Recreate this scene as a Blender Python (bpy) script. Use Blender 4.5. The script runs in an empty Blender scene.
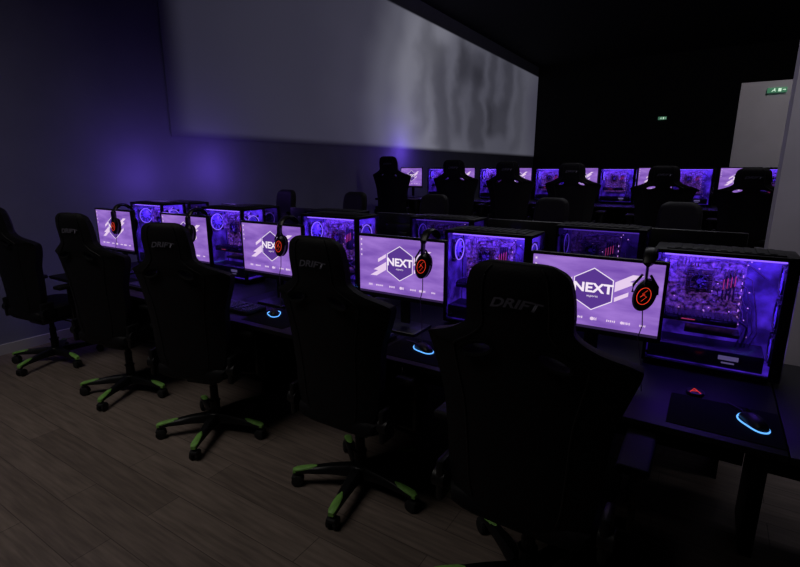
import bpy, bmesh, math, random
from mathutils import Vector, Matrix, Euler
random.seed(4)
S = bpy.context.scene
S.view_settings.view_transform = 'Standard'
COL = S.collection

# ------------------------------------------------------------------ materials
def lin(c):
    r = []
    for v in c[:3]:
        v = v/255.0
        r.append(v/12.92 if v <= 0.04045 else ((v+0.055)/1.055)**2.4)
    return (r[0], r[1], r[2], 1.0)

def mat(name, rgb, rough=0.5, metal=0.0, emit=None, estr=1.0, nscale=40.0, namt=0.25, spec=0.5, bump=0.0, enoise=0):
    m = bpy.data.materials.new(name); m.use_nodes = True
    nt = m.node_tree; b = nt.nodes['Principled BSDF']
    c = lin(rgb)
    tc = nt.nodes.new('ShaderNodeTexCoord')
    n = nt.nodes.new('ShaderNodeTexNoise'); n.inputs['Scale'].default_value = nscale
    n.inputs['Detail'].default_value = 4
    nt.links.new(tc.outputs['Object'], n.inputs['Vector'])
    r = nt.nodes.new('ShaderNodeValToRGB')
    r.color_ramp.elements[0].position = 0.3; r.color_ramp.elements[1].position = 0.7
    r.color_ramp.elements[0].color = [x*(1-namt) for x in c[:3]]+[1]
    r.color_ramp.elements[1].color = [min(1, x*(1+namt)) for x in c[:3]]+[1]
    nt.links.new(n.outputs['Fac'], r.inputs['Fac'])
    nt.links.new(r.outputs['Color'], b.inputs['Base Color'])
    b.inputs['Roughness'].default_value = rough
    b.inputs['Metallic'].default_value = metal
    b.inputs['Specular IOR Level'].default_value = spec
    if emit:
        b.inputs['Emission Color'].default_value = lin(emit)
        b.inputs['Emission Strength'].default_value = estr
        if enoise:
            q = nt.nodes.new('ShaderNodeValToRGB'); q.color_ramp.elements[0].position=0.42; q.color_ramp.elements[1].position=0.68
            q.color_ramp.elements[0].color=[x*enoise for x in lin(emit)[:3]]+[1]; q.color_ramp.elements[1].color=lin(emit)
            nt.links.new(n.outputs['Fac'], q.inputs['Fac']); nt.links.new(q.outputs['Color'], b.inputs['Emission Color'])
    if bump:
        bp = nt.nodes.new('ShaderNodeBump'); bp.inputs['Strength'].default_value = bump
        bp.inputs['Distance'].default_value = 0.002
        nt.links.new(n.outputs['Fac'], bp.inputs['Height']); nt.links.new(bp.outputs['Normal'], b.inputs['Normal'])
    return m

M = {}
M['leather'] = mat('black_leatherette', (16,15,18), 0.62, nscale=160, bump=0.5, spec=0.18)
M['rim'] = mat('slot_rim_plastic', (10,10,11), 0.75, spec=0.12)
M['plastic'] = mat('black_plastic', (15,15,17), 0.45, nscale=90, spec=0.35)
M['metal'] = mat('dark_metal', (30,30,34), 0.4, 0.7)
M['green'] = mat('green_plastic', (124,180,84), 0.5, nscale=30)
M['stitch'] = mat('grey_embroidery', (92,90,104), 0.8, nscale=300)
M['rubber'] = mat('caster_rubber', (13,13,14), 0.7)
M['desk'] = mat('black_laminate', (12,11,13), 0.5, nscale=60, spec=0.2)
M['bezel'] = mat('monitor_plastic', (12,12,14), 0.35)
M['pad'] = mat('mouse_pad_cloth', (9,9,10), 0.9, nscale=400, spec=.1)
M['case'] = mat('case_steel', (12,12,14), 0.55, 0.0, spec=.25)
M['board'] = mat('circuit_board_painted_glow', (84,70,108), 0.5, nscale=60, namt=0.98, emit=(165,95,215), estr=.42, enoise=.05)  # LED light on the board painted in as patchy emission
M['shroud'] = mat('shroud_steel', (40,35,52), 0.5)
M['gpu'] = mat('card_shroud', (40,35,52), 0.3, nscale=20)
M['inner'] = mat('case_interior_painted_glow', (70,58,110), 0.5, nscale=12, namt=0.85, emit=(100,56,240), estr=.55, enoise=.12)  # purple LED light on the tray panels painted in as emission
M['innerdim'] = mat('case_interior_painted_glow_dim', (40,34,62), 0.5, nscale=12, namt=0.85, emit=(90,50,210), estr=.14, enoise=.12)  # same tray with a weaker painted-in glow, for far-side towers
M['boarddim'] = mat('circuit_board_painted_glow_dim', (44,36,58), 0.5, nscale=60, namt=0.98, emit=(120,70,180), estr=.12, enoise=.05)  # same board with a weaker painted-in glow
M['cable'] = mat('cable_sleeve', (60,40,80), 0.6)
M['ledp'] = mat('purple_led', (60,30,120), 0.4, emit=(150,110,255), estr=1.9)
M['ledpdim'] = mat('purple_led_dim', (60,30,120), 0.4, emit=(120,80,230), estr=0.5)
M['point'] = mat('board_indicator_led', (60,30,120), 0.4, emit=(225,165,240), estr=1.4)
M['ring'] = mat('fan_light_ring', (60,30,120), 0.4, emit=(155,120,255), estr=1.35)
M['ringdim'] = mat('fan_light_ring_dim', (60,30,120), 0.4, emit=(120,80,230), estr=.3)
M['blade'] = mat('fan_blade', (100,80,180), 0.4, emit=(90,55,225), estr=0.5)
M['bladed'] = mat('cooler_fan_blade', (60,50,90), 0.4)
M['red'] = mat('red_led', (120,20,10), 0.4, emit=(240,60,36), estr=1.0)
M['redm'] = mat('memory_light_pink', (120,40,60), 0.4, emit=(215,70,120), estr=0.6)
M['cyan'] = mat('cyan_led', (20,80,140), 0.4, emit=(96,170,255), estr=1.5)
M['white'] = mat('white_print', (180,180,190), 0.6, emit=(150,140,190), estr=0.35)
M['keys'] = mat('key_caps', (22,22,26), 0.5, emit=(60,50,140), estr=0.05)
M['cup'] = mat('headset_plastic', (12,11,13), 0.4)
M['padf'] = mat('headset_foam', (16,15,17), 0.85, nscale=200)
M['logo'] = mat('screen_logo_light', (10,10,10), 1.0, emit=(246,232,248), estr=1.0, spec=0)
M['logo2'] = mat('screen_logo_accent', (10,10,10), 1.0, emit=(230,204,238), estr=1.0, spec=0)
M['task'] = mat('screen_taskbar', (8,8,8), 1.0, emit=(44,30,66), estr=1.0, spec=0)
M['hexfill'] = mat('screen_hexagon', (8,8,8), 1.0, emit=(88,54,142), estr=1.0, spec=0)
M['exit'] = mat('exit_sign_green', (20,120,60), 0.5, emit=(86,140,112), estr=0.45)
M['exitw'] = mat('exit_sign_white', (200,220,200), 0.5, emit=(200,240,210), estr=0.8)

def screen_mat():
    m = bpy.data.materials.new('monitor_wallpaper'); m.use_nodes = True
    nt = m.node_tree; b = nt.nodes['Principled BSDF']
    b.inputs['Base Color'].default_value = (0.01,0.01,0.012,1); b.inputs['Roughness'].default_value = 0.4
    tc = nt.nodes.new('ShaderNodeTexCoord')
    mp = nt.nodes.new('ShaderNodeMapping'); mp.inputs['Rotation'].default_value = (0, math.radians(35), 0)
    mp.inputs['Scale'].default_value = (3, 1, 14)
    nt.links.new(tc.outputs['Object'], mp.inputs['Vector'])
    n = nt.nodes.new('ShaderNodeTexNoise'); n.inputs['Scale'].default_value = 1.4; n.inputs['Detail'].default_value = 6
    nt.links.new(mp.outputs['Vector'], n.inputs['Vector'])
    r = nt.nodes.new('ShaderNodeValToRGB')
    r.color_ramp.elements[0].position = 0.32; r.color_ramp.elements[1].position = 0.72
    r.color_ramp.elements[0].color = lin((116,76,172)); r.color_ramp.elements[1].color = lin((164,122,214))
    nt.links.new(n.outputs['Fac'], r.inputs['Fac'])
    nt.links.new(r.outputs['Color'], b.inputs['Emission Color']); b.inputs['Emission Strength'].default_value = 1.0
    return m
M['screen'] = screen_mat()

def glass_mat():
    m = bpy.data.materials.new('tinted_side_glass'); m.use_nodes = True
    nt = m.node_tree; nt.nodes.clear()
    o = nt.nodes.new('ShaderNodeOutputMaterial'); mx = nt.nodes.new('ShaderNodeMixShader')
    t = nt.nodes.new('ShaderNodeBsdfTransparent'); g = nt.nodes.new('ShaderNodeBsdfGlossy')
    f = nt.nodes.new('ShaderNodeLayerWeight'); f.inputs['Blend'].default_value = 0.25
    fr = nt.nodes.new('ShaderNodeMapRange'); fr.inputs['To Min'].default_value=.02; fr.inputs['To Max'].default_value=.30
    nt.links.new(f.outputs['Facing'], fr.inputs['Value'])
    n = nt.nodes.new('ShaderNodeTexNoise'); n.inputs['Scale'].default_value = 5
    r = nt.nodes.new('ShaderNodeValToRGB')
    r.color_ramp.elements[0].color = (0.72,0.68,0.84,1); r.color_ramp.elements[1].color = (0.90,0.86,0.97,1)
    g.inputs['Roughness'].default_value = 0.08; g.inputs['Color'].default_value = (0.8,0.8,0.9,1)
    nt.links.new(n.outputs['Fac'], r.inputs['Fac']); nt.links.new(r.outputs['Color'], t.inputs['Color'])
    nt.links.new(fr.outputs[0], mx.inputs['Fac']); nt.links.new(t.outputs[0], mx.inputs[1]); nt.links.new(g.outputs[0], mx.inputs[2])
    nt.links.new(mx.outputs[0], o.inputs['Surface'])
    return m
M['glass'] = glass_mat()

def wood_floor():
    m = bpy.data.materials.new('wood_planks'); m.use_nodes = True
    nt = m.node_tree; b = nt.nodes['Principled BSDF']
    tc = nt.nodes.new('ShaderNodeTexCoord')
    br = nt.nodes.new('ShaderNodeTexBrick')
    br.inputs['Scale'].default_value = 1.0; br.inputs['Brick Width'].default_value = 1.25; br.inputs['Row Height'].default_value = 0.17
    br.inputs['Mortar Size'].default_value = 0.002
    br.inputs['Color1'].default_value = lin((126,112,103)); br.inputs['Color2'].default_value = lin((112,99,91))
    br.inputs['Mortar'].default_value = lin((80,70,64)); br.offset = 0.37
    nt.links.new(tc.outputs['Object'], br.inputs['Vector'])
    mp = nt.nodes.new('ShaderNodeMapping'); mp.inputs['Scale'].default_value = (1.3, 16, 1)
    nt.links.new(tc.outputs['Object'], mp.inputs['Vector'])
    n = nt.nodes.new('ShaderNodeTexNoise'); n.inputs['Scale'].default_value = 3; n.inputs['Detail'].default_value = 8
    nt.links.new(mp.outputs['Vector'], n.inputs['Vector'])
    r = nt.nodes.new('ShaderNodeValToRGB'); r.color_ramp.elements[0].position=0.3; r.color_ramp.elements[1].position=0.75
    r.color_ramp.elements[0].color=(0.62,0.62,0.62,1); r.color_ramp.elements[1].color=(1.15,1.15,1.15,1)
    nt.links.new(n.outputs['Fac'], r.inputs['Fac'])
    mx = nt.nodes.new('ShaderNodeMix'); mx.data_type='RGBA'; mx.blend_type='MULTIPLY'; mx.inputs['Factor'].default_value=1
    nt.links.new(br.outputs['Color'], mx.inputs['A']); nt.links.new(r.outputs['Color'], mx.inputs['B'])
    nt.links.new(mx.outputs['Result'], b.inputs['Base Color'])
    b.inputs['Roughness'].default_value = 0.6
    b.inputs['Specular IOR Level'].default_value = 0.3
    return m

def projection_mat():
    m = bpy.data.materials.new('projection_surface'); m.use_nodes = True
    nt = m.node_tree; L = nt.links; b = nt.nodes['Principled BSDF']
    b.inputs['Base Color'].default_value = lin((116,116,142)); b.inputs['Roughness'].default_value = 0.9
    tc = nt.nodes.new('ShaderNodeTexCoord'); sx = nt.nodes.new('ShaderNodeSeparateXYZ')
    L.new(tc.outputs['Object'], sx.inputs[0])
    def math_(op, a, bb=0.0):
        q = nt.nodes.new('ShaderNodeMath'); q.operation = op
        for i, v in enumerate((a, bb)):
            if isinstance(v, (int, float)): q.inputs[i].default_value = v
            else: L.new(v, q.inputs[i])
        return q.outputs[0]
    def rng(v, a, c_, d=0.0, e=1.0):
        q = nt.nodes.new('ShaderNodeMapRange'); q.interpolation_type='SMOOTHSTEP'
        q.inputs['From Min'].default_value=a; q.inputs['From Max'].default_value=c_
        q.inputs['To Min'].default_value=d; q.inputs['To Max'].default_value=e
        L.new(v, q.inputs['Value']); return q.outputs[0]
    def noise(scl, sc, det=2):
        mp = nt.nodes.new('ShaderNodeMapping'); mp.inputs['Scale'].default_value=scl
        L.new(tc.outputs['Object'], mp.inputs['Vector'])
        n0 = nt.nodes.new('ShaderNodeTexNoise'); n0.inputs['Scale'].default_value=sc; n0.inputs['Detail'].default_value=det
        L.new(mp.outputs['Vector'], n0.inputs['Vector']); return n0.outputs['Fac']
    z = sx.outputs['Z']; y = sx.outputs['Y']
    dz = math_('SUBTRACT', z, 3.1)
    wob = math_('MULTIPLY', math_('SUBTRACT', noise((1,.45,.7),1.1), 0.5), 1.3)
    yy = math_('ADD', math_('ADD', y, wob), math_('MULTIPLY', math_('MULTIPLY', dz, dz), -.40))
    t = math_('DIVIDE', math_('SUBTRACT', yy, 3.4), 13.0)
    r = nt.nodes.new('ShaderNodeValToRGB'); cr = r.color_ramp; cr.interpolation='EASE'
    stops = [(0.0,(40,39,50)),(0.15,(47,46,58)),(0.24,(54,53,65)),(0.32,(84,84,95)),(0.38,(112,112,123)),(0.43,(112,112,123)),(0.50,(90,90,101)),(0.62,(78,78,89)),(0.76,(74,74,85)),(0.86,(80,80,91)),(1.0,(66,65,78))]
    cr.elements[0].position=0; cr.elements[0].color=lin(stops[0][1])
    cr.elements[1].position=1; cr.elements[1].color=lin(stops[-1][1])
    for p,v in stops[1:-1]:
        e = cr.elements.new(p); e.color = lin(v)
    L.new(t, r.inputs['Fac'])
    wob2 = math_('MULTIPLY', math_('SUBTRACT', noise((1,.8,1.1),1.3,3), 0.5), 1.1)
    ys = math_('ADD', y, wob2); zs = math_('ADD', z, math_('MULTIPLY', wob2, .35))
    tot_shape = None
    # centre y, half width, lean, centre z, half height, remaining brightness
    for cy, hw, lean, cz, hz, dark in [(9.0,.14,.18,3.5,1.2,.66),(9.8,.24,-.15,3.0,1.1,.58),(10.7,.18,.12,3.5,1.1,.62),(11.3,.7,.0,3.95,.30,.62),
                                       (11.7,.26,-.12,3.0,.9,.55),(12.6,.22,.10,3.5,1.0,.6),(13.2,.6,.0,2.9,.35,.6),(13.7,.28,.05,3.9,.6,.6),(14.7,.20,.1,3.3,1.1,.75)]:
        u = math_('ABSOLUTE', math_('SUBTRACT', math_('SUBTRACT', ys, cy), math_('MULTIPLY', dz, lean)))
        a = rng(u, hw+.34, hw-.16)
        w_ = math_('ABSOLUTE', math_('SUBTRACT', zs, cz))
        c_ = rng(w_, hz+.26, hz-.12)
        s = math_('SUBTRACT', 1.0, math_('MULTIPLY', math_('MULTIPLY', a, c_), 1-dark))
        tot_shape = s if tot_shape is None else math_('MULTIPLY', tot_shape, s)
    edge = math_('MULTIPLY', rng(y,3.40,3.75), math_('MULTIPLY', rng(z,1.97,2.07), rng(z,4.475,4.43)))
    tot = math_('MULTIPLY', tot_shape, edge)
    L.new(r.outputs['Color'], b.inputs['Emission Color']); L.new(math_('MULTIPLY', tot, .95), b.inputs['Emission Strength'])
    return m

# ------------------------------------------------------------------ mesh helpers
def finish(bm, name, m, parent=None, loc=(0,0,0), rot=(0,0,0), smooth=35, label=None):
    bmesh.ops.recalc_face_normals(bm, faces=bm.faces)
    me = bpy.data.meshes.new(name); bm.to_mesh(me); bm.free()
    me.materials.append(m)
    if smooth:
        for p in me.polygons: p.use_smooth = True
        me.set_sharp_from_angle(angle=math.radians(smooth))
    o = bpy.data.objects.new(name, me); COL.objects.link(o)
    o.location = loc; o.rotation_euler = rot
    if parent: o.parent = parent
    if label: o['label'] = label
    return o

def box(bm, c, s, bev=0.0, rot=None, seg=2):
    r = bmesh.ops.create_cube(bm, size=1.0)
    vs = r['verts']
    for v in vs: v.co = Vector((v.co.x*s[0], v.co.y*s[1], v.co.z*s[2]))
    if bev:
        es = set(e for v in vs for e in v.link_edges)
        rr = bmesh.ops.bevel(bm, geom=list(es), offset=bev, segments=seg, profile=0.5, affect='EDGES')
        vs = list(set(v for f in rr['faces'] for v in f.verts) | set(v for v in vs if v.is_valid))
    mt = Matrix.Translation(Vector(c)) @ (Euler(rot).to_matrix().to_4x4() if rot else Matrix())
    for v in vs: v.co = mt @ v.co
    return vs

def frame_of(d):
    d = d.normalized()
    up = Vector((0,0,1)) if abs(d.z) < 0.95 else Vector((1,0,0))
    a = d.cross(up).normalized(); b = a.cross(d).normalized()
    return a, b

def loft(bm, rings, cap=True, closed=False):
    R = [[bm.verts.new(p) for p in ring] for ring in rings]
    n = len(R[0])
    rng = range(len(R)) if closed else range(len(R)-1)
    for i in rng:
        A = R[i]; B = R[(i+1) % len(R)]
        for j in range(n):
            bm.faces.new((A[j], A[(j+1)%n], B[(j+1)%n], B[j]))
    if cap and not closed:
        bm.faces.new(R[0][::-1]); bm.faces.new(R[-1])

def tube(bm, pts, r, n=10, sq=None):
    pts = [Vector(p) for p in pts]
    rings = []
    for i, p in enumerate(pts):
        d = (pts[min(i+1,len(pts)-1)] - pts[max(i-1,0)])
        a, b = frame_of(d)
        rr = r[i] if isinstance(r, (list,tuple)) else r
        rx, ry = (rr, rr) if not sq else (rr*sq[0], rr*sq[1])
        rings.append([p + a*math.cos(2*math.pi*k/n)*rx + b*math.sin(2*math.pi*k/n)*ry for k in range(n)])
    loft(bm, rings)

def torus(bm, c, axis, R, r, n=28, m=8, sx=1.0, sz=1.0):
    c = Vector(c); ax = Vector(axis).normalized(); a, b = frame_of(ax)
    rings = []
    for i in range(n):
        t = 2*math.pi*i/n
        d = a*math.cos(t)*sx + b*math.sin(t)*sz
        dn = d.normalized()
        rings.append([c + d*R + dn*math.cos(2*math.pi*k/m)*r + ax*math.sin(2*math.pi*k/m)*r for k in range(m)])
    loft(bm, rings, closed=True)

def prism(bm, poly, y0, y1):
    """poly in xz, extruded in y"""
    A = [bm.verts.new((x, y0, z)) for x, z in poly]; B = [bm.verts.new((x, y1, z)) for x, z in poly]
    n = len(poly)
    bm.faces.new(A); bm.faces.new(B[::-1])
    for i in range(n): bm.faces.new((A[i], B[i], B[(i+1)%n], A[(i+1)%n]))

def text_mesh(bm, body, size, x, y, z, shear=0.0, bold=0.0, sx=1.0, flip=False, depth=0.0):
    cu = bpy.data.curves.new('tmp', 'FONT'); cu.body = body; cu.size = size
    cu.align_x = 'CENTER'; cu.align_y = 'CENTER'; cu.shear = shear; cu.offset = bold; cu.extrude = depth
    ob = bpy.data.objects.new('tmp', cu); COL.objects.link(ob)
    dg = bpy.context.evaluated_depsgraph_get(); dg.update()
    me = bpy.data.meshes.new_from_object(ob.evaluated_get(dg))
    s0 = len(bm.verts)
    bm.from_mesh(me); bm.verts.ensure_lookup_table()
    for v in bm.verts[s0:]:
        v.co = Vector((x + v.co.x*sx*(-1 if flip else 1), y - v.co.z, z + v.co.y))
    bpy.data.objects.remove(ob); bpy.data.curves.remove(cu); bpy.data.meshes.remove(me)

def empty(name, label, cat, group=None, loc=(0,0,0)):
    o = bpy.data.objects.new(name, None); COL.objects.link(o); o.empty_display_size = 0.1
    o.location = loc
    o['label'] = label; o['category'] = cat
    if group: o['group'] = group
    return o

def copy_tree(root, loc, rotz=0.0, label=None, group=None, scale=None):
    def rec(o, par):
        c = o.copy(); COL.objects.link(c)
        if par is not None:
            c.parent = par
        for ch in list(o.children): rec(ch, c)
        return c
    c = rec(root, None)
    c.location = loc; c.rotation_euler = (0,0,rotz)
    c.scale = scale if scale else (1,1,1)
    if label: c['label'] = label
    if group: c['group'] = group
    return c

def catmull(st, n):
    out = []
    m = len(st)
    for i in range(m-1):
        p0 = st[max(i-1,0)]; p1 = st[i]; p2 = st[i+1]; p3 = st[min(i+2,m-1)]
        for k in range(n):
            t = k/n
            out.append([0.5*((2*b)+(-a+c)*t+(2*a-5*b+4*c-d)*t*t+(-a+3*b-3*c+d)*t**3) for a,b,c,d in zip(p0,p1,p2,p3)])
    out.append(list(st[-1]))
    return out

# ------------------------------------------------------------------ GAMING CHAIR (faces +Y)
def make_chair():
    root = empty('gaming_chair', '', 'chair')
    # backrest : z, halfwidth, thickness, bolster, y
    st = [(.445,.15,.03,.0,-.175),(.46,.19,.07,.02,-.178),(.55,.235,.09,.06,-.183),(.70,.250,.09,.09,-.193),(.85,.264,.09,.10,-.207),
          (.96,.296,.085,.13,-.222),(1.035,.318,.078,.13,-.231),(1.062,.306,.075,.10,-.240),(1.10,.215,.078,.035,-.248),(1.14,.156,.083,.02,-.253),
          (1.19,.152,.085,.018,-.259),(1.25,.148,.085,.015,-.268),(1.30,.134,.075,.01,-.274),(1.325,.102,.045,0,-.279),(1.332,.078,.015,0,-.281)]
    st = catmull(st, 5)
    bm = bmesh.new(); rings = []
    for z, w, t, bo, y in st:
        ring = []
        K = 12
        for k in range(K+1):
            u = -1+2*k/K
            ring.append(Vector((u*w, y - t*0.5*(0.35+0.65*math.sqrt(max(0,1-u*u*0.9))) + 0.5*bo*abs(u)**3, z)))
        for k in range(K, -1, -1):
            u = -1+2*k/K
            yy = y + t*0.45*(0.3+0.7*(1-abs(u)**8)) + bo*max(0, (abs(u)-0.45)/0.55)**1.2*(1.0-0.35*max(0,abs(u)-0.85)/0.15)
            ring.append(Vector((u*w*(0.985 if abs(u)==1 else 1), yy, z)))
        rings.append(ring)
    loft(bm, rings)
    bmesh.ops.recalc_face_normals(bm, faces=bm.faces)
    me = bpy.data.meshes.new('t'); bm.to_mesh(me); bm.free()
    a = bpy.data.objects.new('t', me); COL.objects.link(a)
    HZ=1.062; HX=.112
    bm = bmesh.new()
    for s in (-1,1):
        rg = []
        for yy in (-.5, .2):
            rg.append([Vector((s*HX+.046*math.cos(q), yy, HZ+.019*math.sin(q)+s*(-.22)*.046*math.cos(q))) for q in [2*math.pi*k/20 for k in range(20)]])
        loft(bm, rg)
    bmesh.ops.recalc_face_normals(bm, faces=bm.faces)
    me2 = bpy.data.meshes.new('t2'); bm.to_mesh(me2); bm.free()
    b = bpy.data.objects.new('t2', me2); COL.objects.link(b)
    md = a.modifiers.new('b','BOOLEAN'); md.operation='DIFFERENCE'; md.object=b; md.solver='EXACT'
    dg = bpy.context.evaluated_depsgraph_get(); dg.update()
    res = bpy.data.meshes.new_from_object(a.evaluated_get(dg))
    bm = bmesh.new(); bm.from_mesh(res)
    bpy.data.objects.remove(a); bpy.data.objects.remove(b)
    back = finish(bm, 'backrest', M['leather'], root, smooth=40)
    for s in (-1,1):
        bm = bmesh.new()
        n=24; rg=[]
        for i in range(n):
            q=2*math.pi*i/n
            c=Vector((s*HX+.046*math.cos(q), -.24, HZ+.019*math.sin(q)+s*(-.22)*.046*math.cos(q)))
            d=Vector((math.cos(q),0,math.sin(q)))
            rg.append([c+d*dd+Vector((0,yy,0)) for dd,yy in [(-.003,-.045),(.006,-.048),(.006,-.036),(.001,-.034),(.001,.034),(.006,.036),(.006,.046),(-.003,.044)]])
        loft(bm, rg, closed=True)
        finish(bm, 'harness_slot_rim', M['rim'], back)
    for s in (-1,1):
        bm = bmesh.new()
        pts=[]
        for z,w,t,bo,y in st[8:-6]:
            u=.62
            pts.append((s*w*u, y - t*0.5*(0.35+0.65*math.sqrt(1-u*u*0.9)) + 0.5*bo*u**3 -.001, z))
        tube(bm, pts, .0035, 6)
        finish(bm, 'piping', M['plastic'], back)
    bm = bmesh.new()
    text_mesh(bm, 'DRIFT', .038, 0, -.3145, 1.222, shear=.35, bold=.0012, sx=1.35)
    for v in bm.verts:
        v.co.y += -(v.co.z-1.222)*.13 + (v.co.x**2)*1.0
        v.co.z -= (v.co.x**2)*1.2
    finish(bm, 'embroidered_logo', M['stitch'], back, smooth=0)
    # seat
    sst = [(-.21,.20,.05,.0),(-.19,.225,.09,.01),(-.10,.255,.105,.03),(.05,.262,.11,.035),(.18,.262,.11,.03),(.26,.25,.10,.015),(.295,.225,.07,.0),(.305,.19,.03,.0)]
    sst = catmull(sst, 4); bm = bmesh.new(); rings=[]
    for y,w,t,bo in sst:
        ring=[]; K=12
        for k in range(K+1):
            u=-1+2*k/K
            ring.append(Vector((u*w, y, .465 - t*.5*(0.4+.6*(1-abs(u)**6)))))
        for k in range(K,-1,-1):
            u=-1+2*k/K
            ring.append(Vector((u*w, y, .465 + t*.45*(0.35+.65*(1-abs(u)**8)) + bo*max(0,(abs(u)-.5)/.5)**1.3)))
        rings.append(ring)
    loft(bm, rings); finish(bm, 'seat', M['leather'], root, smooth=40)
    for s in (-1,1):
        bm = bmesh.new()
        box(bm, (s*.268,-.15,.50), (.03,.10,.16), .012)
        tube(bm, [(s*.25,-.17,.50),(s*.295,-.17,.50)], .035, 18)
        finish(bm, 'recline_bracket', M['plastic'], root)
    for s in (-1,1):
        bm = bmesh.new()
        box(bm, (s*.25,.04,.405), (.14,.06,.014), .004)
        box(bm, (s*.315,.04,.47), (.022,.06,.14), .006)
        box(bm, (s*.315,.04,.59), (.038,.085,.15), .012)
        arm = finish(bm, 'armrest', M['plastic'], root)
        bm = bmesh.new()
        box(bm, (s*.31,.045,.683), (.095,.26,.032), .013, seg=3)
        finish(bm, 'arm_pad', M['leather'], arm)
    bm = bmesh.new()
    box(bm, (0,0,.385), (.20,.24,.05), .012); box(bm, (0,.0,.412), (.34,.34,.012), .003)
    tube(bm, [(.08,.02,.385),(.27,.02,.375),(.30,.02,.37)], [.006,.006,.013], 10)
    finish(bm, 'tilt_mechanism', M['metal'], root)
    bm = bmesh.new()
    tube(bm, [(0,0,.07),(0,0,.20)], .030, 20); tube(bm, [(0,0,.20),(0,0,.205)], .036, 20)
    tube(bm, [(0,0,.205),(0,0,.30)], .025, 20); tube(bm, [(0,0,.30),(0,0,.37)], .019, 16)
    finish(bm, 'gas_lift', M['metal'], root)
    bm = bmesh.new()
    tube(bm, [(0,0,.065),(0,0,.07),(0,0,.12),(0,0,.13)], [.05,.06,.056,.045], 24)
    finish(bm, 'base_hub', M['plastic'], root)
    def leg_mesh():
        bm = bmesh.new()
        rings=[]
        for r,w,z0,z1 in [(.04,.033,.068,.125),(.15,.028,.078,.12),(.28,.022,.078,.104),(.335,.020,.074,.095),(.35,.012,.076,.088)]:
            rings.append([Vector((r,-w,z0)),Vector((r,w,z0)),Vector((r,w,(z0*.3+z1*.7))),Vector((r,w*.6,z1)),Vector((r,-w*.6,z1)),Vector((r,-w,(z0*.3+z1*.7)))])
        loft(bm, rings); return bm
    def cap_mesh():
        bm = bmesh.new(); rings=[]
        for r,w,z1 in [(.225,.004,.1125),(.25,.017,.1115),(.295,.0205,.1045),(.335,.020,.0985),(.352,.013,.091)]:
            rings.append([Vector((r,-w,z1-.018)),Vector((r,w,z1-.018)),Vector((r,w*.95,z1-.002)),Vector((r,w*.6,z1+.002)),Vector((r,-w*.6,z1+.002)),Vector((r,-w*.95,z1-.002))])
        loft(bm, rings); return bm
    def caster_mesh():
        bm = bmesh.new()
        for s in (-1,1):
            tube(bm, [(.33,s*.008,.03),(.33,s*.012,.03),(.33,s*.024,.03),(.33,s*.027,.03)], [.026,.03,.03,.024], 20)
        box(bm, (.335,0,.048), (.05,.05,.022), .008)
        tube(bm, [(.325,0,.05),(.325,0,.078)], .008, 10)
        return bm
    first=None
    for i in range(5):
        if first is None:
            leg = finish(leg_mesh(), 'leg', M['plastic'], root, smooth=45)
            cp = finish(cap_mesh(), 'leg_tip', M['green'], leg, smooth=45, label='bright green plastic leg tip')
            ca = finish(caster_mesh(), 'caster', M['rubber'], leg)
            first=(leg,cp,ca)
        else:
            leg = first[0].copy(); COL.objects.link(leg); leg.parent=root
            for q in first[1:]:
                c=q.copy(); COL.objects.link(c); c.parent=leg
        leg.rotation_euler=(0,0,math.radians(284+72*i))
    return root

chair = make_chair()
G1='racing chairs along the desk row'
chair.location=(-.435,1.60,0); chair.rotation_euler=(0,0,math.radians(0)); chair.scale=(1.05,1.05,1.025)
chair['group']=G1
lab='black racing-style gaming chair with green-tipped base, pushed up to desk'
chair['label']=lab
for x,y,r,sx in [(-1.38,1.79,0,1),(-2.49,1.75,18,.97),(-3.51,1.78,14,.93),(-4.62,1.75,8,.93)]:
    copy_tree(chair,(x,y,0),math.radians(r),lab,G1,scale=(sx,1,1.01))
G2='chairs on the far side of the double desk'
for x,y,r in [(-.2,4.02,180),(-1.2,4.07,176),(-2.3,4.02,184),(-3.3,4.02,180),(-4.35,4.02,178)]:
    copy_tree(chair,(x,y,0),math.radians(r),'black racing-style gaming chair facing the opposite desks',G2,scale=(1,1,1.03))
G3='chairs on the raised platform'
PZ=.36
for i,(x,y,r) in enumerate([(-4.55,7.08,0),(-3.38,7.08,4),(-2.50,7.08,-3),(-1.62,7.06,0),(-.54,7.02,2),(.37,7.04,-5)]):
    copy_tree(chair,(x,y,PZ),math.radians(r),'black racing-style gaming chair on the raised platform',G3, scale=(1.14,1,[1.09,1.04,1.02,1.0,.97,.95][i]))

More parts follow.
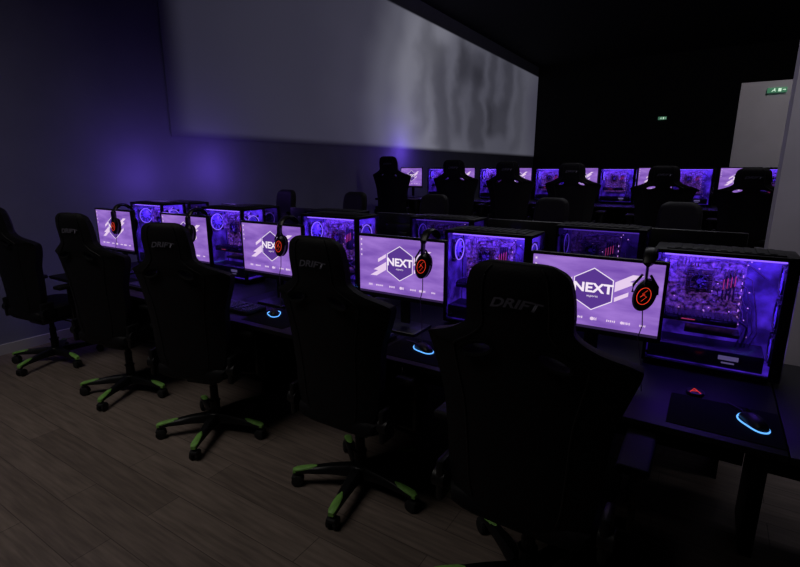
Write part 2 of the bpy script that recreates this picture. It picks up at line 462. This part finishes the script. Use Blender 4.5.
# ------------------------------------------------------------------ MONITOR (origin on the desk, screen faces -Y)
def make_monitor():
    root = empty('monitor','','monitor')
    W,H=.552,.338; zc=.342  # centre height above desk
    bm=bmesh.new()
    box(bm,(0,.012,zc),(W,.026,H),.005); box(bm,(0,.035,zc-.01),(W*.6,.03,H*.6),.012)
    case=finish(bm,'casing',M['bezel'],root)
    bm=bmesh.new()
    for s in (-1,1): box(bm,(s*(W/2-.006),-.0025,zc),(.0125,.004,H-.004),.001)
    box(bm,(0,-.0025,zc+H/2-.006),(W-.022,.004,.012),.001); box(bm,(0,-.0025,zc-H/2+.010),(W-.022,.004,.020),.001)
    finish(bm,'bezel',M['bezel'],root)
    sw,sh=.528,.304; sc=zc+.004
    bm=bmesh.new(); box(bm,(0,-.0015,0),(sw,.002,sh))
    scr=finish(bm,'screen',M['screen'],root,loc=(0,0,sc),smooth=0)
    y=-.0032
    LZ=.022
    def hexpts(R,sx=1.0):
        return [(R*math.sin(math.radians(60*k))*sx, R*math.cos(math.radians(60*k))) for k in range(6)]
    bm=bmesh.new()
    prism(bm,[(x,z+LZ) for x,z in hexpts(.088)],y+.0008,y+.0002)
    finish(bm,'hexagon',M['hexfill'],scr,smooth=0)
    bm=bmesh.new()
    A=hexpts(.093);B=hexpts(.089)
    for k in range(6):
        a0,a1=A[k],A[(k+1)%6];b0,b1=B[k],B[(k+1)%6]
        prism(bm,[(a0[0],a0[1]+LZ),(a1[0],a1[1]+LZ),(b1[0],b1[1]+LZ),(b0[0],b0[1]+LZ)],y,y+.0006)
    finish(bm,'hexagon_outline',M['logo'],scr,smooth=0)
    bm=bmesh.new()
    text_mesh(bm,'NEXT',.056,0,y-.0008,.026,bold=.0018,sx=1.12)
    text_mesh(bm,'esports',.014,0,y-.0008,-.008,sx=1.1)
    finish(bm,'logo',M['logo'],scr,smooth=0)
    for poly in ([(.086,.020),(.170,.068),(.140,.070),(.192,.100),(.150,.100),(.086,.062)],
                 [(-.086,.024),(-.170,-.024),(-.140,-.026),(-.192,-.056),(-.150,-.056),(-.086,-.018)],
                 [(.088,-.022),(.140,.008),(.140,.026),(.088,-.004)],
                 [(-.088,.066),(-.140,.036),(-.140,.018),(-.088,.048)]):
        bm=bmesh.new(); prism(bm,[(x,z+.0) for x,z in poly],y+.0004,y+.001)
        finish(bm,'logo_wing',M['logo2'],scr,smooth=0)
    bm=bmesh.new()
    for x,w,hh,kind in [(-.195,.034,.014,0),(-.130,.046,.010,1),(-.055,.050,.012,0),(.016,.022,.016,1),(.078,.050,.011,0),(.142,.036,.013,1),(.202,.032,.010,0)]:
        if kind: prism(bm,[(x-w*.42+hh*.5*math.cos(a),-.108+hh*.5*math.sin(a)) for a in [k*math.pi/5 for k in range(10)]],y,y+.0006)
        n=5; x0=x-w*.25; step=w*.75/n
        for k in range(n):
            h2=hh*(.32 if k%2 else .42)
            prism(bm,[(x0+k*step,-.108-h2),(x0+k*step+step*.62,-.108-h2),(x0+k*step+step*.72,-.108+h2),(x0+k*step+step*.1,-.108+h2)],y,y+.0006)
    finish(bm,'sponsor_marks',M['logo2'],scr,smooth=0)
    bm=bmesh.new()
    for k in range(4):
        box(bm,(-.25,y,.135-.028*k),(.008,.0008,.009))
    finish(bm,'desktop_icons',M['logo2'],scr,smooth=0)
    bm=bmesh.new(); box(bm,(0,y+.0004,-.1465),(sw,.0008,.011)); finish(bm,'taskbar',M['task'],scr,smooth=0)
    bm=bmesh.new()
    box(bm,(0,.06,.17),(.06,.018,.28),.006); box(bm,(0,.05,zc-.02),(.09,.03,.09),.01)
    box(bm,(0,.05,.008),(.24,.19,.016),.007,seg=3)
    finish(bm,'stand',M['bezel'],root)
    return root
TZ=.75
monx=[-.387,-1.365,-2.343,-3.24,-4.20]
mony=[2.15,2.15,2.16,2.16,2.16]
monsz=[1.0,1.02,1.05,1.07,1.06]
mon=make_monitor(); mon.location=(monx[0],mony[0],TZ)
ml='black flat monitor showing purple wallpaper with hexagon logo'
mon['label']=ml; mon['group']='monitors of the main desk row'
for i in range(1,5): copy_tree(mon,(monx[i],mony[i],TZ),0,ml,'monitors of the main desk row',scale=(1,1,monsz[i]))
oppx=[-.08,-1.1,-2.1,-3.1,-4.1]
for x in oppx: copy_tree(mon,(x,3.40,TZ),math.pi,'black flat monitor seen from its back','monitors on the far side of the double desk')
farx=[.25,-.70,-1.66,-2.63,-3.58,-4.58]
for x in farx: copy_tree(mon,(x,7.60,TZ+PZ),0,'black flat monitor with glowing purple wallpaper on platform desk','monitors on the raised platform',scale=(.8,1,1.03))

# ------------------------------------------------------------------ PC TOWER (glass faces -Y, lit fan front faces +X)
def make_fan(parent,name,R,loc,rot,lit=True,blade='blade'):
    bm=bmesh.new()
    n=32
    rg=[]
    for (rr,yy) in [(R*1.02,-.011),(R*1.1,-.011),(R*1.1,.011),(R*1.02,.011)]:
        rg.append((rr,yy))
    rings=[[Vector((a*math.cos(t),b,a*math.sin(t))) for a,b in rg] for t in [2*math.pi*k/n for k in range(n)]]
    loft(bm,rings,closed=True)
    for sx in (-1,1):
        for sz in (-1,1):
            box(bm,(sx*R*.93,0,sz*R*.93),(R*.3,.02,R*.3),.002)
    fr=finish(bm,name,M['shroud'],parent,loc=loc,rot=rot)
    bm=bmesh.new()
    tube(bm,[(0,-.009,0),(0,.009,0)],R*.32,18)
    for k in range(9):
        t=2*math.pi*k/9; dt=.42
        ps=[(R*.3,t,-.006),(R*.95,t+.12,-.007),(R*.95,t+.12+dt,.006),(R*.3,t+dt,.006)]
        A=[bm.verts.new((r*math.cos(q),yy-.001,r*math.sin(q))) for r,q,yy in ps]
        B=[bm.verts.new((r*math.cos(q),yy+.001,r*math.sin(q))) for r,q,yy in ps]
        bm.faces.new(A);bm.faces.new(B[::-1])
        for i in range(4): bm.faces.new((A[i],B[i],B[(i+1)%4],A[(i+1)%4]))
    finish(bm,'rotor',M[blade],fr)
    if lit:
        bm=bmesh.new(); torus(bm,(0,-.012,0),(0,1,0),R*1.03,.0030,32,8); finish(bm,'light_ring',M['ring'],fr)
    return fr

def make_tower():
    root=empty('computer_tower','','computer')
    W,D,H=.49,.22,.50; z0=.016
    bm=bmesh.new()
    box(bm,(0,0,z0+.008),(W,D,.016),.003); box(bm,(0,0,z0+H-.008),(W,D,.016),.003)
    box(bm,(0,D/2-.004,z0+H/2),(W-.004,.008,H-.03))
    box(bm,(-W/2+.006,0,z0+H/2),(.012,D-.002,H-.03))
    box(bm,(-W/2+.007,-D/2+.006,z0+H/2),(.013,.010,H-.03),.002)
    box(bm,(W/2-.020,-D/2+.006,z0+H/2),(.038,.011,H-.03),.002)
    box(bm,(W/2-.007,D/2-.014,z0+H/2),(.013,.026,H-.03),.002)
    for s in (-1,1):
        for q in (-1,1): box(bm,(s*.19,q*.08,.008),(.04,.03,.017),.004)
    finish(bm,'case_shell',M['case'],root)
    bm=bmesh.new()
    box(bm,(0,0,z0+H+.002),(.40,.17,.005),.001)
    for k in range(9): box(bm,(-.16+.04*k,0,z0+H+.0055),(.024,.15,.004),.001)
    finish(bm,'top_vent',M['case'],root)
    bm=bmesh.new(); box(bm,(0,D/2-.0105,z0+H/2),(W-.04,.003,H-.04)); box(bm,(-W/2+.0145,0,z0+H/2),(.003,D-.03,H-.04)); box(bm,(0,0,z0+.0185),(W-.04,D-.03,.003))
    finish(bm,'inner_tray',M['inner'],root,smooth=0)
    bm=bmesh.new(); box(bm,(-.02,-.005,z0+.055),(W-.075,.17,.07),.003); sh=finish(bm,'power_supply_shroud',M['shroud'],root)
    bm=bmesh.new()
    box(bm,(.07,-.0915,z0+.064),(.070,.002,.018)); box(bm,(.07,-.0915,z0+.043),(.045,.002,.006))
    finish(bm,'shroud_emblem',M['white'],sh)
    bm=bmesh.new()
    box(bm,(-.05,.088,.32),(.29,.008,.31),.001)
    rr=random.Random(8)
    for k in range(120):
        x=-.185+rr.random()*.27; z=.18+rr.random()*.28; s=.004+rr.random()*.02
        box(bm,(x,.078,z),(s,.006+rr.random()*.022,.004+rr.random()*.014))
    box(bm,(-.175,.065,.40),(.03,.045,.10),.004)
    for k in range(6): box(bm,(-.135+.012*k,.07,.445),(.008,.022,.03),.001)
    mb=finish(bm,'motherboard',M['board'],root,smooth=0)
    bm=bmesh.new()
    for k in range(20):
        box(bm,(-.18+rr.random()*.32,.058,.14+rr.random()*.33),(.005,.002,.0035))
    for k in range(7): box(bm,(.085,.066,.22+.03*k),(.003,.002,.010))
    finish(bm,'indicator_lights',M['point'],mb,smooth=0)
    bm=bmesh.new()
    box(bm,(-.06,.02,.212),(.29,.12,.030),.006)
    for k in range(3): box(bm,(-.16+.09*k,-.043,.212),(.06,.008,.016),.003)
    for k in range(18): box(bm,(-.19+.015*k,.0,.231),(.003,.10,.010))
    box(bm,(.0,.03,.155),(.20,.10,.016),.003)
    g=finish(bm,'graphics_card',M['gpu'],root)
    bm=bmesh.new(); box(bm,(-.09,-.0485,.213),(.05,.002,.004)); finish(bm,'card_emblem',M['redm'],g)
    for k in range(4):
        bm=bmesh.new(); box(bm,(.02+.013*k,.06,.36),(.006,.035,.13),.001); r=finish(bm,'memory_module',M['gpu'],root)
        bm=bmesh.new()
        box(bm,(.02+.013*k,.0415,.362+.006*k),(.003,.002,.045))
        finish(bm,'memory_light',M['redm'],r)
    make_fan(root,'cooler_fan',.030,(-.07,.045,.365),(0,0,0),lit=False,blade='bladed')
    bm=bmesh.new()
    for k in range(12): box(bm,(-.07,.064,.318+.0085*k),(.10,.025,.003))
    box(bm,(-.07,.064,.365),(.014,.02,.10))
    finish(bm,'heat_sink',M['gpu'],root)
    for z in (.125,.265,.405):
        make_fan(root,'front_fan',.056,(.214,-.002,z),(0,0,math.radians(90)))
    make_fan(root,'rear_fan',.055,(-.215,.0,.40),(0,0,math.radians(90)))
    bm=bmesh.new()
    for k in range(4):
        x=.09+.016*k
        tube(bm,[(x,.0+.01*k,z0+.09),(x+.02,.03,.17),(x+.01,.06,.25),(x-.02,.078,.28+.035*k),(x-.04,.084,.29+.035*k)],.0028,8)
    tube(bm,[(.09,-.02,.225),(.12,-.01,.20),(.12,.02,.15),(.11,.02,.10)],.004,8)
    tube(bm,[(-.13,.05,.40),(-.11,.05,.445),(.02,.06,.465),(.10,.07,.45),(.16,.08,.40)],.004,8)
    finish(bm,'cable',M['cable'],root)
    bm=bmesh.new(); box(bm,(0,-.085,z0+H-.022),(W-.08,.012,.005)); finish(bm,'light_strip',M['ledp'],root)
    bm=bmesh.new(); box(bm,(0,-D/2-.002,z0+H/2),(W-.008,.004,H-.010)); finish(bm,'glass_panel',M['glass'],root,smooth=0)
    bm=bmesh.new(); box(bm,(W/2+.001,0,z0+H/2),(.003,D-.01,H-.020)); finish(bm,'front_glass',M['glass'],root,smooth=0)
    for z in (.06,.46):
        for s in (-1,1):
            bm=bmesh.new(); tube(bm,[(s*.225,-.113,z),(s*.225,-.118,z)],.007,12)
            finish(bm,'panel_screw',M['metal'],root)
    l=bpy.data.lights.new('tower_glow','AREA'); l.shape='RECTANGLE'; l.size=.40; l.size_y=.12; l.color=(.21,.085,1.0); l.energy=TP
    lo=bpy.data.objects.new('tower_glow',l); COL.objects.link(lo); lo.location=(0,-.04,z0+H-.03); lo.rotation_euler=(math.radians(16),0,0); lo.parent=root
    return root
TP=4.0
tw=make_tower()
tg='glass-sided towers of the main desk row'
tl='black computer tower with purple-lit glass side, behind the monitors'
tw.location=(monx[0]+.452,2.48,TZ); tw['label']=tl; tw['group']=tg; tw.scale=(1.04,1,1.03)
for x,y,sz in [(-.985,2.51,1.05),(-2.10,2.55,1.11),(-3.17,2.55,1.12),(-4.18,2.55,1.12)]: copy_tree(tw,(x,y,TZ),0,tl,tg,scale=(1,1,sz))
dim=None
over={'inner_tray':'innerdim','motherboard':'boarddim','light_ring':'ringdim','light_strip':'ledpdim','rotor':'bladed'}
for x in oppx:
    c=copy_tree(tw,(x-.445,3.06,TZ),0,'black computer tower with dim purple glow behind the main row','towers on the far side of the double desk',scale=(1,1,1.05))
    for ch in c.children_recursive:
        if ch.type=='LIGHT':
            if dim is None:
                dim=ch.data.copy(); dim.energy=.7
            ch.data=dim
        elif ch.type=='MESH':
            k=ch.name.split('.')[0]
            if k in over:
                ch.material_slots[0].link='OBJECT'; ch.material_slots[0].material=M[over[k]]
for x in farx: copy_tree(tw,(x+.445,7.94,TZ+PZ),0,'black computer tower with glowing purple side on platform desk','towers on the raised platform')

# ------------------------------------------------------------------ HEADSET (origin at monitor top centre line)
def make_headset():
    root=empty('headset','','headset')
    R=.078; yc=.012
    bm=bmesh.new()
    pts=[]
    for k in range(17):
        t=math.pi*k/16
        pts.append((0,yc-R*math.cos(t),-.03+.078*math.sin(t)))
    pts=[(0,yc-R,-.085)]+pts+[(0,yc+R,-.085)]
    tube(bm,pts,.01,12,sq=(2.2,.55))
    finish(bm,'headband',M['cup'],root)
    bm=bmesh.new()
    tube(bm,[(0,yc-(R-.014)*math.cos(t),-.028+.062*math.sin(t)) for t in [math.pi*(.2+.6*k/10) for k in range(11)]],.008,10,sq=(1.8,.7))
    finish(bm,'band_cushion',M['padf'],root)
    for s in (-1,1):
        yy=yc+s*(R-.004)
        bm=bmesh.new()
        def el(c,rx,rz): return [Vector((rx*math.cos(q)+.16*rz*math.sin(q),c,-.128+rz*math.sin(q))) for q in [2*math.pi*k/28 for k in range(28)]]
        loft(bm,[el(yy-s*.008,.038,.060),el(yy,.042,.066),el(yy+s*.012,.041,.064),el(yy+s*.02,.033,.053)])
        for q in (-1,1): tube(bm,[(q*.014,yy+s*.004,-.045),(q*.043,yy+s*.004,-.09),(q*.044,yy+s*.004,-.12)],.005,8)
        cup=finish(bm,'ear_cup',M['cup'],root)
        bm=bmesh.new()
        loft(bm,[el(yy-s*.008,.039,.062),el(yy-s*.016,.042,.066),el(yy-s*.026,.038,.060),el(yy-s*.028,.024,.040)])
        finish(bm,'ear_cushion',M['padf'],cup)
        bm=bmesh.new(); ye=yy+s*.0205
        rings=[]
        for k in range(32):
            q=2*math.pi*k/32; c=Vector((.024*math.cos(q)+.16*.034*math.sin(q),ye,-.128+.034*math.sin(q))); d=Vector((math.cos(q),0,math.sin(q)))
            rings.append([c+d*.0011*math.cos(h)+Vector((0,.001*math.sin(h),0)) for h in [2*math.pi*j/6 for j in range(6)]])
        loft(bm,rings,closed=True)
        tube(bm,[(-.008,ye,-.150),(.010,ye,-.130),(-.006,ye,-.120),(.011,ye,-.104)],.0011,6)
        tube(bm,[(-.013,ye,-.134),(.003,ye,-.118)],.0010,6)
        finish(bm,'glowing_emblem',M['red'],cup)
    bm=bmesh.new()
    tube(bm,[(0,yc-R,-.192),(.006,yc-R-.01,-.25),(-.005,yc-R-.015,-.30),(.02,yc-R-.04,-.40),(.035,yc-R-.06,-.505)],.0022,6)
    finish(bm,'cable',M['cable'],root)
    return root
hs=make_headset()
topz=.342+.169
hg='headsets hung on the monitors'
hl='black headset with glowing red emblem, hung over a monitor'
offs=[.205,.178,.15,.15,.14]
hs.location=(monx[0]+offs[0],2.15,TZ+topz); hs['label']=hl; hs['group']=hg
for i in range(1,5): copy_tree(hs,(monx[i]+offs[i],mony[i],TZ+topz*monsz[i]),0,hl,hg)

# ------------------------------------------------------------------ desks
def make_desk():
    root=empty('computer_desk','','desk')
    W,D=.976,.925
    bm=bmesh.new(); box(bm,(0,0,TZ-.0125),(W,D,.025),.003); finish(bm,'desk_top',M['desk'],root)
    for s in (-1,1):
        bm=bmesh.new(); box(bm,(s*(W/2-.012),.20,(TZ-.025)/2),(.022,D-.60,TZ-.025),.002); finish(bm,'side_panel',M['desk'],root)
    bm=bmesh.new(); box(bm,(0,D/2-.09,.47),(W-.05,.018,.46),.002); finish(bm,'modesty_panel',M['desk'],root)
    return root
dk=make_desk(); dl='black laminate desk unit in a continuous gaming row'
dk.location=(-.19,2.2425,0); dk['label']=dl; dk['group']='desk units of the main row'
for k in [-1,1,2,3,4]: copy_tree(dk,(-.19-.98*k,2.2425,0),0,dl,'desk units of the main row')
for k in range(5): copy_tree(dk,(-.19-.98*k-.10,3.208,0),math.pi,'black laminate desk unit on the far side','desk units of the far side')
for k in range(6): copy_tree(dk,(.45-.98*k,7.69,PZ),0,'black laminate desk unit on the raised platform','desk units on the platform')

# ------------------------------------------------------------------ keyboard / mouse / pad
def make_keyboard():
    root=empty('keyboard','','keyboard')
    bm=bmesh.new(); box(bm,(0,0,.011),(.44,.15,.022),.005,seg=2); finish(bm,'keyboard_body',M['plastic'],root)
    bm=bmesh.new()
    for r in range(6):
        for c in range(21):
            if c in (14,17) : continue
            if r==5 and 4<=c<=8:
                if c==6: box(bm,(-.205+.0205*c,-.055,.026),(.095,.016,.010),.0015,seg=1)
                continue
            box(bm,(-.205+.0205*c,-.055+.0215*r,.026),(.0165,.0165,.010),.0015,seg=1)
    finish(bm,'keys',M['keys'],root,smooth=0)
    return root
kb=make_keyboard(); kg='keyboards on the main desk row'; kl='black keyboard lying in front of the monitor'
kb.location=(monx[0]-.12,1.97,TZ); kb['label']=kl; kb['group']=kg
for x in monx[1:]: copy_tree(kb,(x-.17,1.97,TZ),random.uniform(-.03,.03),kl,kg)
def make_pad():
    bm=bmesh.new(); box(bm,(0,0,.0015),(.34,.27,.003),.001)
    o=finish(bm,'mouse_pad',M['pad']); o['category']='mouse pad'; return o
padpos=[(.125,1.955),(monx[1]+.25,1.955),(monx[2]+.24,1.96),(monx[3]+.24,1.96),(monx[4]+.24,1.96)]
pd=make_pad()
for i,p in enumerate(padpos):
    o=pd if i==0 else pd.copy()
    if i: COL.objects.link(o)
    o.location=(p[0],p[1],TZ); o['label']='black cloth mouse pad on the desk'; o['group']='mouse pads on the main desk row'
def make_mouse():
    root=empty('computer_mouse','','mouse')
    bm=bmesh.new(); rings=[]
    for y,w,h in [(-.062,.012,.008),(-.056,.022,.020),(-.035,.029,.032),(0,.028,.036),(.03,.026,.029),(.05,.025,.020),(.06,.020,.012),(.063,.010,.006)]:
        ring=[Vector((-w,y,.002)),Vector((w,y,.002))]
        for k in range(9):
            t=math.pi*k/8; ring.append(Vector((w*math.cos(t),y,.003+h*max(0,math.sin(t))**.8)))
        rings.append(ring)
    loft(bm,rings); finish(bm,'mouse_body',M['plastic'],root)
    bm=bmesh.new(); tube(bm,[(-.004,.038,.030),(.004,.038,.030)],.010,16); finish(bm,'scroll_wheel',M['rubber'],root)
    bm=bmesh.new(); tube(bm,[((.037+.004*math.sin(3*q))*math.cos(q),.070*math.sin(q),.006) for q in [math.radians(100+335*k/44) for k in range(45)]],.0027,8); finish(bm,'light_loop',M['cyan'],root)
    bm=bmesh.new(); tube(bm,[(0,.062,.008),(.01,.10,.006),(-.01,.16,.004)],.002,6); finish(bm,'cable',M['cable'],root)
    return root
ms=make_mouse(); mg='glowing mice on the main desk row'; mlb='black mouse with glowing cyan outline on a mouse pad'
ms.location=(.215,1.955,TZ+.003); ms.rotation_euler=(0,0,math.radians(24)); ms['label']=mlb; ms['group']=mg
for x,y,r in [(-1.107,1.96,60),(-2.17,1.99,50),(monx[3]+.27,1.97,30),(monx[4]+.27,1.97,30)]:
    copy_tree(ms,(x,y,TZ+.003),math.radians(r),mlb,mg)
pk=empty('volume_controller','small black desk controller with a glowing red mark','controller',loc=(.035,2.13,TZ+.0))
bm=bmesh.new(); tube(bm,[(0,0,0),(0,0,.004),(0,0,.012),(0,0,.014)],[.028,.032,.032,.027],24); finish(bm,'controller_body',M['plastic'],pk)
bm=bmesh.new()
tube(bm,[(-.018,-.024,.0148),(-.005,.018,.0148),(.018,-.024,.0148)],.0013,6); tube(bm,[(-.014,-.012,.0148),(.008,-.004,.0148)],.0011,6)
finish(bm,'glowing_mark',M['red'],pk)

# ------------------------------------------------------------------ ROOM
def struct(name, c, s, m, label):
    bm=bmesh.new(); box(bm,(0,0,0),s)
    o=finish(bm,name,m,loc=c,smooth=0); o['kind']='structure'; o['label']=label; return o
wallm=mat('left_wall_paint',(116,116,142),.85,nscale=3,namt=.06)
blackm=mat('black_wall_paint',(9,9,10),.9,nscale=2,namt=.2)
ceilm=mat('dark_ceiling_paint',(10,10,12),.9,nscale=2,namt=.2)
greym=mat('grey_wall_paint',(178,174,180),.85,nscale=3,namt=.06)
carp=mat('platform_carpet',(20,19,22),.95,nscale=80)
CH=4.75
struct('floor',(.4,7.0,-.05),(11.4,19.2,.1),wood_floor(),'dark grey-brown wood plank floor')
struct('floor_platform',(.4,11.35,PZ/2),(11.2,10.1,PZ),carp,'raised dark platform carrying the last desk row')
struct('wall_left',(-5.25,7.0,CH/2),(.1,19.2,CH),wallm,'plain grey side wall lit purple')
struct('wall_back',(.4,16.50,CH/2),(11.4,.1,CH),blackm,'black far wall')
struct('wall_right',(6.05,7.0,CH/2),(.1,19.2,CH),blackm,'black side wall')
struct('wall_front',(.4,-2.55,CH/2),(11.4,.1,CH),blackm,'black wall behind the seats')
struct('ceiling',(.4,7.0,CH+.05),(11.4,19.2,.1),ceilm,'black ceiling')
struct('baseboard_left',(-5.19,7.5-4.4,.045),(.02,6.2,.09),greym,'grey baseboard')
struct('wall_pillar',(.415+.45,4.95,CH/2),(.90,.30,CH),greym,'grey pillar')
pt=struct('wall_partition',(.145+1.0,9.05,PZ+(2.82-PZ)/2),(2.0,.10,2.82-PZ),greym,'grey partition with an exit sign')
bm=bmesh.new(); box(bm,(0,0,0),(.012,13.0,2.5))
ps=finish(bm,'projection_screen',projection_mat(),smooth=0)
ps.data.transform(Matrix.Translation((-5.193,9.92,3.22)))
ps['label']='wide wall projection surface with a dim grey film image'; ps['category']='projection screen'

def make_exit(loc,name='exit_sign'):
    r=empty(name,'green and white emergency exit sign with running figure','sign',loc=loc)
    bm=bmesh.new(); box(bm,(0,0,0),(.36,.04,.14),.006); finish(bm,'sign_box',M['exit'],r)
    bm=bmesh.new(); y=-.0215
    prism(bm,[(.02,-.045),(.075,-.045),(.075,.045),(.02,.045)],y,y+.001)
    prism(bm,[(.10,-.008),(.135,-.008),(.135,-.025),(.16,0),(.135,.025),(.135,.008),(.10,.008)],y,y+.001)
    prism(bm,[(-.05+.011*math.cos(a),.04+.011*math.sin(a)) for a in [k*math.pi/5 for k in range(10)]],y,y+.001)
    prism(bm,[(-.075,.0),(-.055,.028),(-.03,.028),(-.04,-.005),(-.02,-.03),(-.03,-.045),(-.06,-.01),(-.09,-.045),(-.105,-.035)],y,y+.001)
    finish(bm,'sign_pictogram',M['exitw'],r,smooth=0)
    return r
ex=make_exit((.570,9.05-.07,2.69))
ex['group']='exit signs'
ex.scale=(.62,1,.48)
e2=copy_tree(ex,(-1.515,16.43,3.02),0,None,'exit signs',scale=(.6,1,.6))

# ------------------------------------------------------------------ LIGHTS
def area(name,loc,target,sx,sy,power,color,spread=180):
    l=bpy.data.lights.new(name,'AREA'); l.shape='RECTANGLE'; l.size=sx; l.size_y=sy; l.energy=power; l.color=color; l.spread=math.radians(spread)
    o=bpy.data.objects.new(name,l); COL.objects.link(o); o.location=loc
    o.rotation_euler=(Vector(target)-Vector(loc)).to_track_quat('-Z','Y').to_euler(); return o
def point(name,loc,power,color,r=.1):
    l=bpy.data.lights.new(name,'POINT'); l.energy=power; l.color=color; l.shadow_soft_size=r
    o=bpy.data.objects.new(name,l); COL.objects.link(o); o.location=loc; return o
area('ceiling_light',(-3.0,-.5,4.5),(-3.2,.8,0),2.5,1.5,17,(1,.94,.90),110)
area('partition_fill',(1.5,6.5,4.4),(.8,9,1.5),.8,.8,26,(1,.95,.95))  # added lamp without a visible source, brightens the grey partition
area('pillar_fill',(1.6,3.0,4.5),(.9,4.9,2.2),.6,.6,9,(.95,.92,1),90)  # added lamp from the front, only lifts the pillar
area('chair_top_fill',(-1.2,6.0,4.6),(-1.2,4.6,0),3,1,14,(.9,.88,1),110)  # added overhead fill so the far-side chair tops show
VP=(.27,.13,1)
point('tower_spill_fill',(-4.82,3.0,1.55),4.0,VP,.1)  # bare lamps added near the wall, standing in for light spilling from towers
point('tower_spill_fill',(-4.84,3.9,1.6),4.6,VP,.1)
point('platform_spill_fill',(-4.82,8.2,1.95),10,VP,.12)  # added likewise for the platform towers

w=bpy.data.worlds.new('world'); S.world=w; w.use_nodes=True
w.node_tree.nodes['Background'].inputs['Color'].default_value=(.02,.02,.035,1)
w.node_tree.nodes['Background'].inputs['Strength'].default_value=.2

# ------------------------------------------------------------------ CAMERA
cd=bpy.data.cameras.new('camera'); cam=bpy.data.objects.new('camera',cd); COL.objects.link(cam)
cd.sensor_width=36; cd.lens=21.915; cd.clip_start=.05
cam.location=(0,0,1.62); cam.rotation_euler=(math.radians(90-13.3),0,math.radians(32.4))
S.camera=cam
